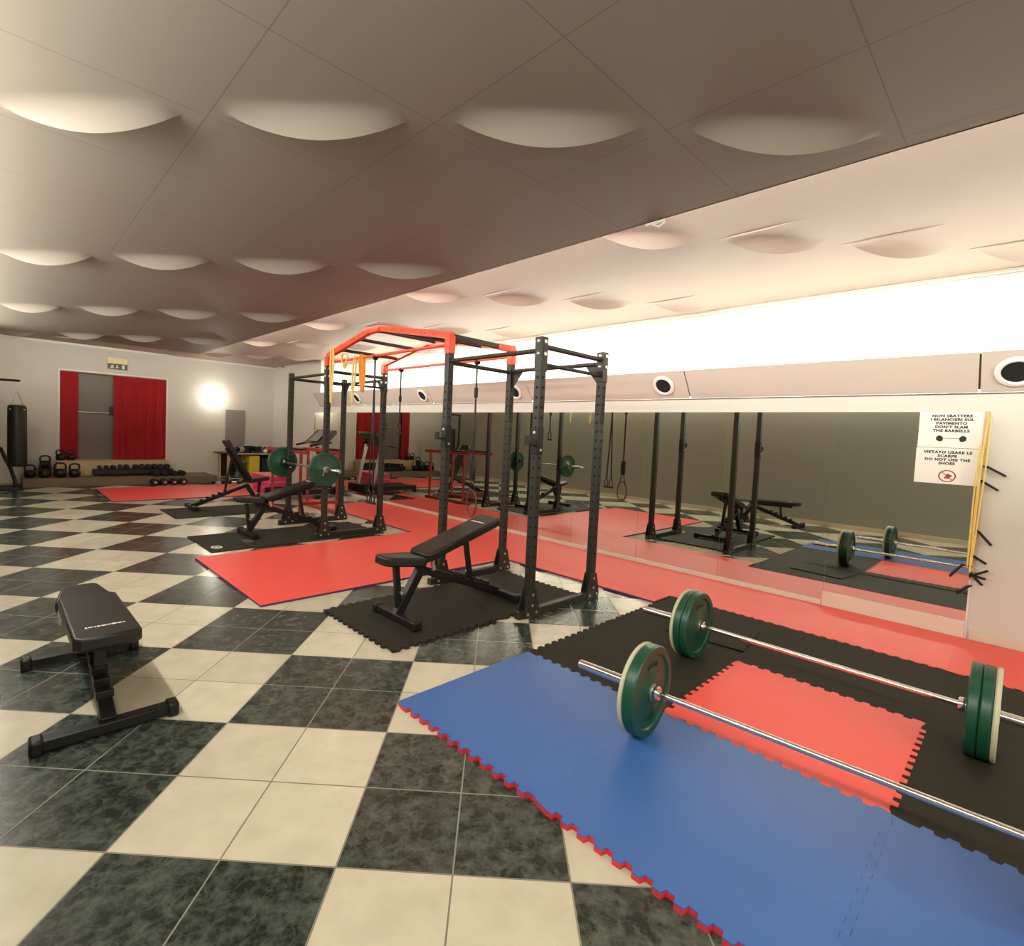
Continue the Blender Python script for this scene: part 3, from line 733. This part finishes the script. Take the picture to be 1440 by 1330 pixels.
# racked barbell
bx, by = -7.06, 3.215-.072-.03; zc = RZ-.012+.0148+.0125
make_bar('chrome barbell resting on the hooks of the far rack', (bx, 3.65-.435-.075), 0, zc)
by = 3.65-.435-.075
for s, nm in ((-1, 'left'), (1, 'right')):
    make_plate(bx+s*(.676+.024), by, zc, 0, .046, 'green', 'green plate on the %s end of the racked barbell' % nm, gP)
    b = MB(); X = bx+s*(.676+.06)
    b.lathe([(.0255, -.012), (.036, -.012), (.036, .012), (.0255, .012), (.0255, -.012)], (X, by, zc), 'x', 20); b.bar((X, by-.03, zc-.02), (X, by-.05, zc-.085), .012, .014)
    tag(b.build('bar_clip', 'steel'), 'small steel bar clip outside the %s racked plate' % nm, 'bar clip', 'steel clips on the racked barbell')

# ------------------------------------------------------------------ hanging straps and bands
def strap(name, label, x, y, ztop, zbuckle, zend, loops, colour='black', w=.03, off=.05):
    t = thing(name, label, 'suspension strap', (x, y, ztop), group='black suspension straps')
    b = MB(); b.lathe([(.024, -.02), (.030, -.02), (.030, .02), (.024, .02), (.024, -.02)], (0, 0, -.004), 'x', 16); b.build('anchor_loop', 'black', t)
    b = MB(); b.bar((0, 0, -.025), (0, 0, zbuckle-ztop), w, .006, up=(0, 1, 0)); b.build('webbing', 'black', t)
    b = MB(); b.box(-.022, .022, -.012, .012, zbuckle-ztop-.05, zbuckle-ztop+.03); b.build('buckle', 'black', t, bevel=.005)
    for s in ((-1, 1) if loops == 2 else (0.001,)):
        b = MB(); b.bar((0, 0, zbuckle-ztop-.04), (s*off, 0, zend-ztop+.16), .024, .006, up=(0, 1, 0)); b.build('lower_strap', 'black', t)
        pts = [(s*off+.035*math.sin(a), .0, zend-ztop+.08+.08*math.cos(a)) for a in [2*PI*i/16 for i in range(16)]]
        b = MB(); b.tube(pts, .008, 6, closed=True); b.m = 0; b.cyl((s*off-.05, 0, zend-ztop+.01), (s*off+.05, 0, zend-ztop+.01), .016, 12); b.build('handle', 'black', t)
    return t
strap('suspension_trainer', 'short black strap hanging near the middle of the red chin bar', -6.08, 4.085, 2.343, 1.95, 1.45, 1)
strap('suspension_trainer', 'black suspension strap hanging beside the far rack with handles at knee height', -5.33, 3.215, 2.343, 2.05, .62, 2, off=.05)
t = thing('gymnastic_ring_strap', 'brown gymnastic ring hanging low on a black strap behind the near rack', 'gymnastic ring', (-4.51, 4.085, 2.343))
b = MB(); b.lathe([(.024, -.02), (.030, -.02), (.030, .02), (.024, .02), (.024, -.02)], (0, 0, -.004), 'x', 16); b.bar((0, 0, -.025), (.0, 0, -1.2), .026, .006, up=(0, 1, 0)); b.build('webbing', 'black', t)
b = MB(); b.box(-.022, .022, -.014, .014, -.42, -.30); b.build('buckle', 'black', t, bevel=.006)
b = MB(); b.box(-.038, .038, -.02, .02, -1.40, -1.17); b.build('strap_bundle', 'black', t, bevel=.014)
for s in (-1, 1): b = MB(); b.bar((s*.012, 0, -1.38), (s*.05, 0, -1.53), .012, .004, up=(0, 1, 0)); b.build('lower_strap', 'black', t)
pts = [(.085*math.sin(a), .0, -1.665+.155*math.cos(a)) for a in [2*PI*i/28 for i in range(28)]]
b = MB(); b.tube(pts, .010, 8, closed=True); b.build('ring', 'brown', t)
loop_band(-6.32, 3.17, 2.56, 1.82, .055, .006, 'yellow_band', 'long yellow band looped over the red bridge at its left corner', flat=2.4)
loop_band(-5.78, 3.205, 2.39, 1.80, .05, .006, 'yellow_band', 'thin yellow band hanging from the middle of the red chin bar', sway=-.06)
loop_band(-5.62, 3.205, 2.39, 1.95, .045, .012, 'orange_band', 'wide orange band hanging beside the yellow one on the red bar', flat=2.6, sway=.03)
loop_band(-6.05, 3.205, 2.44, 2.26, .12, .008, 'yellow_band', 'bunched yellow band looped along the red chin bar', flat=2)

# ------------------------------------------------------------------ platform and steps under the far door
b = MB(); b.box(XF+.001, -13.9, .38, 4.0, 0, .175); tag(b.build('platform', 'wood_brown', bevel=.006), 'long low brown platform along the far wall', 'platform')
b = MB(); b.box(XF+.001, -14.55, .95, 3.10, .176, .480); b.m = 1; b.box(XF+.001, -14.54, .95, 3.10, .4805, .508)
tag(b.build('wooden_step', ['wood', 'wood'], bevel=.004), 'pale wooden step on the platform below the red curtains', 'step')
# kettlebells
def make_kb(label, loc, s=1.0, rz=0, group='black kettlebells on the platform'):
    s *= 1.22
    t = thing('kettlebell', label, 'kettlebell', loc, rz, group)
    b = MB(); prof = [(.0, 0), (.06, 0), (.085, .02), (.10, .06), (.10, .10), (.085, .14), (.05, .165), (0, .17)]
    b.lathe([(r*s, h*s) for r, h in prof], (0, 0, 0), 'z', 24); b.build('bell', 'black', t)
    pts = [(0, y*s, z*s) for y, z in [(-.065, .12), (-.085, .19), (-.075, .245), (-.045, .265), (0, .27), (.045, .265), (.075, .245), (.085, .19), (.065, .12)]]
    b = MB(); b.tube(pts, .017*s, 10); b.build('handle', 'black', t); return t
kbl = [('small kettlebell at the left end of the platform', (-14.25, .50), .80, 0, .176), ('kettlebell second from the left in the front row', (-14.2, .735), .9, .2, .176),
       ('kettlebell third from the left in the front row', (-14.2, .985), .93, 0, .176), ('kettlebell at the right end of the front row by the wooden step', (-14.2, 1.225), .88, .3, .176)]
for lab, (x, y), s, rz, z in kbl: make_kb(lab, (x, y, z), s, rz)
b = MB(); b.box(-14.88, -14.5, .60, .93, .176, .33); tag(b.build('wooden_block', 'wood_brown', bevel=.004), 'small dark block behind the kettlebells by the step', 'block')
make_kb('large kettlebell raised on the dark block at the back left', (-14.68, .765, .331), .84, .1)
make_kb('kettlebell standing on the left end of the wooden step', (-14.68, 1.02, .509), .70, 0)
make_kb('kettlebell on the wooden step in front of the red curtain corner', (-14.68, 1.21, .509), .70, 0)
# dumbbells
def make_db(loc, rz, L, R, label, group, chrome=False, hexa=True):
    t = thing('dumbbell', label, 'dumbbell', loc, rz, group); n = 6 if hexa else 16
    b = MB(); b.cyl((-L*.25, 0, R), (L*.25, 0, R), .014, 10); b.build('grip', 'chrome' if chrome else 'steel', t)
    for s in (-1, 1):
        b = MB(); b.lathe([(0, s*L*.22), (R*.8, s*L*.22), (R, s*L*.26), (R, s*L*.46), (R*.8, s*L*.5), (0, s*L*.5)], (0, 0, R*.90 if hexa else R), 'x', n)
        if chrome: b.m = 1; b.lathe([(0, s*L*.5), (R*.42, s*L*.5), (R*.38, s*L*.51), (0, s*L*.51)], (0, 0, R), 'x', 12)
        b.build('head', ['black', 'chrome'], t, smooth=30)
    return t
gD = 'small dumbbells along the wooden step'
for i in range(11):
    y = 1.68+i*.127+(.05 if i > 4 else 0); R = .046 if i < 3 else (.055 if i < 6 else .060)
    make_db((-14.38, y, .331), .1*(i % 3-1), .2, R, 'dark dumbbell, number %d from the left on the black bench below the curtains' % (i+1), gD)
t = thing('dumbbell_bench', 'long low black bench carrying the row of small dumbbells', 'rack', (-14.40, 2.28, .175))
b = MB(); b.box(-.13, .13, -.72, .84, .035, .155); b.build('top', 'black', t, bevel=.008)
for y in (-.62, .74): b = MB(); b.box(-.11, .11, y-.03, y+.03, 0, .036); b.build('leg', 'black', t)
gE = 'round dumbbells with chrome ends beside the platform'
for i in range(4):
    y = 2.62+i*.19
    make_db((-13.72, y, .0), .0, .28, .075, 'large dumbbell with chrome end cap, lower row, number %d from the left' % (i+1), gE, True, False)
for i in range(4):
    y = 2.70+i*.18
    make_db((-14.05, y, .176), .05, .26, .068, 'round dumbbell on the platform edge behind the large ones, number %d from the left' % (i+1), gE, False, False)
make_db((-13.5, 4.28, 0), .9, .30, .05, 'dumbbell lying on the floor left of the storage table', 'dumbbells beside the storage table', True, False)
make_db((-13.55, 3.92, 0), 1.5, .30, .045, 'dumbbell lying on the floor by the end of the platform', 'dumbbells beside the storage table', False, False)

# ------------------------------------------------------------------ punching bag and its stand
t = thing('punching_bag_stand', 'black tubular stand on floor bars holding the punching bag', 'stand', (-13.74, 0, 0))
b = MB(); b.tube([(0, .27, .04), (0, .26, .18), (0, .20, .42), (0, .12, .62), (0, .06, .80), (0, -.08, .90), (0, -.22, 1.0), (0, -.26, 1.2), (0, -.26, 2.1)], .032, 12); b.build('post', 'black', t)
b = MB(); b.bar((0, -.29, 2.13), (.215, .33, 2.13), .045, .045); b.build('arm', 'black', t, bevel=.004)
b = MB(); b.tube([(-.35, -.3, .03), (-.30, .2, .03), (-.28, .80, .03)], .024, 10); b.build('base_bar', 'black', t)
b = MB(); b.tube([(.42, -.3, .025), (.35, .1, .025), (.30, .38, .025)], .024, 10); b.build('base_bar', 'black', t)
b = MB(); b.bar((-.30, .27, .035), (.33, .27, .035), .05, .04); b.build('base_crossbar', 'black', t)
t = thing('punching_bag', 'black cylindrical punching bag hanging on chains at the left edge', 'punching bag', (-13.0, .29, .50))
b = MB(); b.lathe([(0, 0), (.12, .0), (.142, .02), (.148, .06), (.146, .6), (.143, 1.12), (.135, 1.17), (.11, 1.19), (0, 1.19)], (0, 0, 0), 'z', 32); b.build('bag_body', 'vinyl', t)
for k in range(4):
    a = PI/4+k*PI/2; b = MB(); b.tube([(.12*math.cos(a), .12*math.sin(a), 1.17), (-.55*.06, .0, 1.46)], .004, 6); b.build('chain', 'steel', t)
    b = MB(); b.bar((.143*math.cos(a), .143*math.sin(a), 1.10), (.125*math.cos(a), .125*math.sin(a), 1.175), .03, .006, up=(math.cos(a), math.sin(a), 0)); b.build('hanging_tab', 'white', t)
b = MB(); b.tube([(-.033, 0, 1.455), (-.25, 0, 1.56), (-.53, 0, 1.61)], .006, 6); b.build('carabiner_strap', 'steel', t)
t.location = (-13.5, .29, .47); 
for c in kids(t):
    if c.name.startswith('carabiner'): bpy.data.objects.remove(c)
b = MB(); b.tube([(-.033, 0, 1.455), (-.05, 0, 1.64)], .006, 6); b.build('hook', 'steel', t)

# ------------------------------------------------------------------ storage table in the far corner
t = thing('storage_table', 'dark storage table with open compartments in the far corner', 'table', (-14.42, 4.92, 0))
b = MB(); b.box(-.42, .40, -.76, .72, .705, .735); b.m = 1; b.box(.40, .412, -.60, .72, .700, .735); b.build('table_top', ['black', 'steel'], t, bevel=.003)
for (x, y) in ((-.36, -.62), (.36, -.62), (-.36, .68), (.36, .68)): b = MB(); b.box(x-.03, x+.03, y-.03, y+.03, 0, .705); b.build('leg', 'wood', t, bevel=.003)
b = MB(); b.box(-.36, .36, -.59, .65, .06, .09); b.build('lower_shelf', 'steel', t)
b = MB(); b.box(-.38, -.36, -.59, .65, .09, .70); b.m = 0; b.build('back_panel', 'black', t)
b = MB(); b.box(-.33, .36, -.10, .16, .092, .66); o = b.build('storage_box', 'yellow', bevel=.01); o.location = (-14.42, 4.92, 0); tag(o, 'tall yellow box under the storage table', 'box')
b = MB(); b.box(-.33, .35, .22, .62, .092, .60); o = b.build('storage_box', 'black', bevel=.01); o.location = (-14.42, 4.92, 0); tag(o, 'dark box under the right side of the storage table', 'box')
b = MB(); b.cyl((0, 0, 0), (.0, .16, .42), .075, 20); o = b.build('exercise_roll', 'bluep'); o.location = (-14.2, 4.55, .094); tag(o, 'blue roll leaning under the left side of the storage table', 'foam roller')
def ball(name, x, y, r, m, label, cat, sq=1.0, gp='boxing gear on the storage table'):
    b = MB(); n = 10; b.lathe([(r*math.sin(PI*i/n)*(1 if 0 < i < n else 0), r*sq*(1-math.cos(PI*i/n))) for i in range(n+1)], (0, 0, 0), 'z', 20)
    t = thing(name, label, cat, (x, y, .736), group=gp); b.build('shell', m, t)
    return t
def glove(x, y, m, rz, label):
    t = thing('boxing_glove', label, 'boxing glove', (x, y, .736), rz, 'boxing gear on the storage table')
    b = MB(); b.tube([(0, -.12, .06), (0, -.06, .06), (0, .02, .075), (0, .09, .08), (0, .13, .07), (0, .145, .06)], [.045, .05, .068, .075, .055, .015], 14); b.build('mitt', m, t)
    b = MB(); b.tube([(.05, -.02, .08), (.075, .03, .09), (.07, .07, .09)], [.022, .028, .012], 10); b.build('thumb', m, t)
    b = MB(); b.lathe([(.047, -.16), (.052, -.155), (.052, -.085), (.045, -.08)], (0, 0, .06), 'y', 16); b.build('cuff', 'white' if m == 'leather_red' else 'black', t); return t
h = ball('head_guard', -14.2, 4.78, .115, 'leather_grey', 'grey padded head guard at the left on the storage table', 'head guard')
b = MB(); b.lathe([(.07, .0), (.10, .0), (.118, .10), (.118, .16), (.10, .16)], (.02, .02, .03), 'z', 20); b.build('padding', 'black', h)
h = ball('head_guard', -14.2, 5.08, .11, 'leather_grey', 'grey padded head guard in the middle of the storage table', 'head guard')
b = MB(); b.lathe([(.07, .0), (.10, .0), (.115, .10), (.115, .15), (.10, .15)], (.02, -.03, .03), 'z', 20); b.build('padding', 'black', h)
ball('medicine_ball', -14.42, 4.93, .09, 'black', 'small black ball between the two grey head guards', 'ball', .9)
glove(-14.15, 5.30, 'leather_red', .9, 'red boxing glove on the storage table, left one')
glove(-14.2, 5.52, 'leather_red', 1.6, 'red boxing glove near the right end of the storage table')
glove(-14.45, 5.35, 'black', 1.2, 'black boxing glove behind the red ones')
glove(-14.4, 4.55, 'black', .4, 'black boxing glove at the left end of the storage table')

# pink step platforms stacked in front
for i in range(3):
    t = thing('step_platform', 'pink and purple aerobic step, %s of the stack' % ['lowest', 'middle', 'topmost'][i], 'aerobic step', (-11.6, 4.42, .021+i*.13), PI/2+.05*(i-1), 'stacked pink aerobic steps')
    b = MB(); b.prism([(-.22, 0), (.22, 0), (.19, .105), (-.19, .105)], -.5, .5, 'xz'); b.build('base', 'magenta', t, bevel=.01)
    b = MB(); b.box(-.2, .2, -.51, .51, .1055, .128); b.build('tread', 'pinktop', t, bevel=.008)

# ------------------------------------------------------------------ red dip stand
t = thing('dip_stand', 'orange red dip stand with parallel bars behind the racked barbell', 'dip stand', (-8.75, 3.95, 0))
for sy in (-1, 1):
    y = sy*.33
    b = MB(); b.bar((-.75, y, .03), (.75, y, .03), .06, .055); b.build('base_rail', 'red_stand', t, bevel=.004)
    b = MB(); b.bar((-.82, y, 1.075), (.72, y, 1.075), .055, .06); b.build('top_rail', 'red_stand', t, bevel=.004)
    for x in (-.62, .55): b = MB(); b.bar((x, y, .05), (x, y, 1.06), .042, .042); b.build('post', 'red_stand', t, bevel=.003)
for x in (-.62, .55): b = MB(); b.bar((x, -.33, .22 if x > 0 else 1.075), (x, .33, .22 if x > 0 else 1.075), .05, .05); b.build('crossbar', 'red_stand', t, bevel=.003)
b = MB(); b.box(.02, .62, -.39, -.27, 1.106, 1.135); b.build('arm_pad', 'vinyl', t, bevel=.008)
b = MB(); b.box(.02, .62, .27, .39, 1.106, 1.135); b.build('arm_pad', 'vinyl', t, bevel=.008)

# ------------------------------------------------------------------ treadmill
t = thing('treadmill', 'black treadmill with grey uprights facing the mirrors at their far end', 'treadmill', (-10.55, 4.85, .02))
b = MB(); b.box(-.24, .24, -.78, .50, .13, .165); b.build('running_belt', 'rubber', t, bevel=.004)
for s in (-1, 1):
    b = MB(); b.box(s*.30-.06, s*.30+.06, -.80, .52, .07, .18); b.build('side_rail', 'black', t, bevel=.01)
    b = MB(); b.bar((s*.33, .42, .12), (s*.33, .20, 1.13), .045, .07, up=(0, 1, 0)); b.build('upright', 'steel', t, bevel=.006)
    b = MB(); b.tube([(s*.33, .32, 1.16), (s*.34, .10, 1.14), (s*.34, -.16, 1.08)], .022, 10); b.build('handrail', 'black', t)
    b = MB(); b.cyl((s*.36, -.76, .04), (s*.30, -.76, .04), .04, 14); b.build('foot_roller', 'black', t)
b = MB(); b.box(-.36, .36, .36, .66, .04, .24); b.build('motor_cover', 'black', t, bevel=.03)
b = MB(); b.prism([(.02, 1.12), (.16, 1.10), (.42, 1.36), (.40, 1.42), (.34, 1.42)], -.40, .40, 'yz'); c = b.build('console', 'screen', t, bevel=.015)
b = MB(); b.add([(-.2, .062, 1.172), (.2, .062, 1.172), (.2, .30, 1.394), (-.2, .30, 1.394)], [(0, 1, 2, 3)]); b.v = [(x, y-.012, z+.010) for x, y, z in b.v]; b.build('display', 'grey', c, smooth=0)

# small loose bracket on the edge of the lower ceiling
b = MB(); b.box(-1.70, -1.58, YE+.002, YE+.02, H1-.012, H1+.04); b.tube([(-1.66, YE+.01, H1-.01), (-1.62, YE+.02, H1-.03), (-1.58, YE+.02, H1-.012)], .006, 6)
tag(b.build('cable_clip', 'white', bevel=.002), 'small white cable clip on the edge of the lower ceiling', 'clip')

# ------------------------------------------------------------------ lights
def area(name, loc, sx, sy, power, col, direction, spread=PI):
    l = bpy.data.lights.new(name, 'AREA'); l.shape = 'RECTANGLE'; l.size = sx; l.size_y = sy; l.energy = power; l.color = col; l.spread = spread
    o = bpy.data.objects.new(name, l); COL.objects.link(o); o.location = loc
    o.rotation_euler = Vector(direction).to_track_quat('-Z', 'X' if abs(direction[0]) < .5 else 'Y').to_euler(); return o
WARM = (1.0, .955, .83)
def strip(name, p0, p1, w, power_per_m, col, direction, spread=180):
    """strip light for coves or added fill: long side from p0 to p1"""
    p0, p1 = Vector(p0), Vector(p1); L = (p1-p0).length
    l = bpy.data.lights.new(name, 'AREA'); l.shape = 'RECTANGLE'; l.size = L; l.size_y = w; l.energy = power_per_m*L; l.color = col; l.spread = math.radians(spread)
    o = bpy.data.objects.new(name, l); COL.objects.link(o); o.location = (p0+p1)/2
    z = -Vector(direction).normalized(); x = (p1-p0).normalized(); y = z.cross(x).normalized()
    o.matrix_world = Matrix(((x.x, y.x, z.x, o.location.x), (x.y, y.y, z.y, o.location.y), (x.z, y.z, z.z, o.location.z), (0, 0, 0, 1)))
    return o
strip('recess_lamp', (XR0+.1, 5.80, 2.09), (XN-.1, 5.80, 2.09), .10, 6.2, (.98, .98, .94), (0, 1, .12), 110)
strip('cove_lamp', (XE+.2, YE-.16, H1+.13), (XN-.1, YE-.16, H1+.13), .06, 8.5, (1, .96, .88), (0, 1, .12))
strip('cove_lamp', (XE+.14, YE-.2, H1+.10), (XE+.14, YB+.1, H1+.10), .06, 9, WARM, (-.9, 0, .45))
l = bpy.data.lights.new('wall_lamp_bulb', 'POINT'); l.energy = 5; l.color = WARM; l.shadow_soft_size = .1
o = bpy.data.objects.new('wall_lamp_bulb', l); COL.objects.link(o); o.location = (XF+.32, 4.16, 2.17)
# fill lights added on the walls beside and behind the camera, outside the frame
strip('left_wall_fill', (XE+.5, YB+.08, 2.6), (XN-.3, YB+.08, 2.6), .08, 8.6, WARM, (0, 1, -.5))
area('back_wall_fill', (XN-.06, 2.4, 2.3), .5, .12, 30, WARM, (-1, 0, -.1))

# ------------------------------------------------------------------ world, camera, view
w = bpy.data.worlds.new('world'); sc.world = w; w.use_nodes = True
w.node_tree.nodes['Background'].inputs[0].default_value = (.9, .85, .75, 1); w.node_tree.nodes['Background'].inputs[1].default_value = .02
f, yw, pt, rl = 724.0405, 2.3801, .0504, .0454
Fv = Vector((math.cos(yw)*math.cos(pt), math.sin(yw)*math.cos(pt), -math.sin(pt))); R = Vector((math.sin(yw), -math.cos(yw), 0)); U = R.cross(Fv)
R2 = R*math.cos(rl)+U*math.sin(rl); U2 = -R*math.sin(rl)+U*math.cos(rl)
cam = bpy.data.cameras.new('camera'); co = bpy.data.objects.new('camera', cam); COL.objects.link(co)
co.matrix_world = Matrix(((R2.x, U2.x, -Fv.x, 0), (R2.y, U2.y, -Fv.y, 0), (R2.z, U2.z, -Fv.z, 3.7335*.4), (0, 0, 0, 1)))
cam.sensor_fit = 'HORIZONTAL'; cam.sensor_width = 36; cam.lens = f/1440*36; cam.shift_x = (720-683.7164)/1440; cam.shift_y = -(665-648.0895)/1440
cam.clip_start = .02; cam.clip_end = 100
sc.camera = co
sc.view_settings.view_transform = 'Standard'; sc.view_settings.look = 'None'; sc.view_settings.gamma = 1; sc.view_settings.use_curve_mapping = False
sc.view_settings.exposure = 1.4
sc.cycles.max_bounces = 10; sc.cycles.diffuse_bounces = 6; sc.cycles.glossy_bounces = 5; sc.cycles.caustics_reflective = True
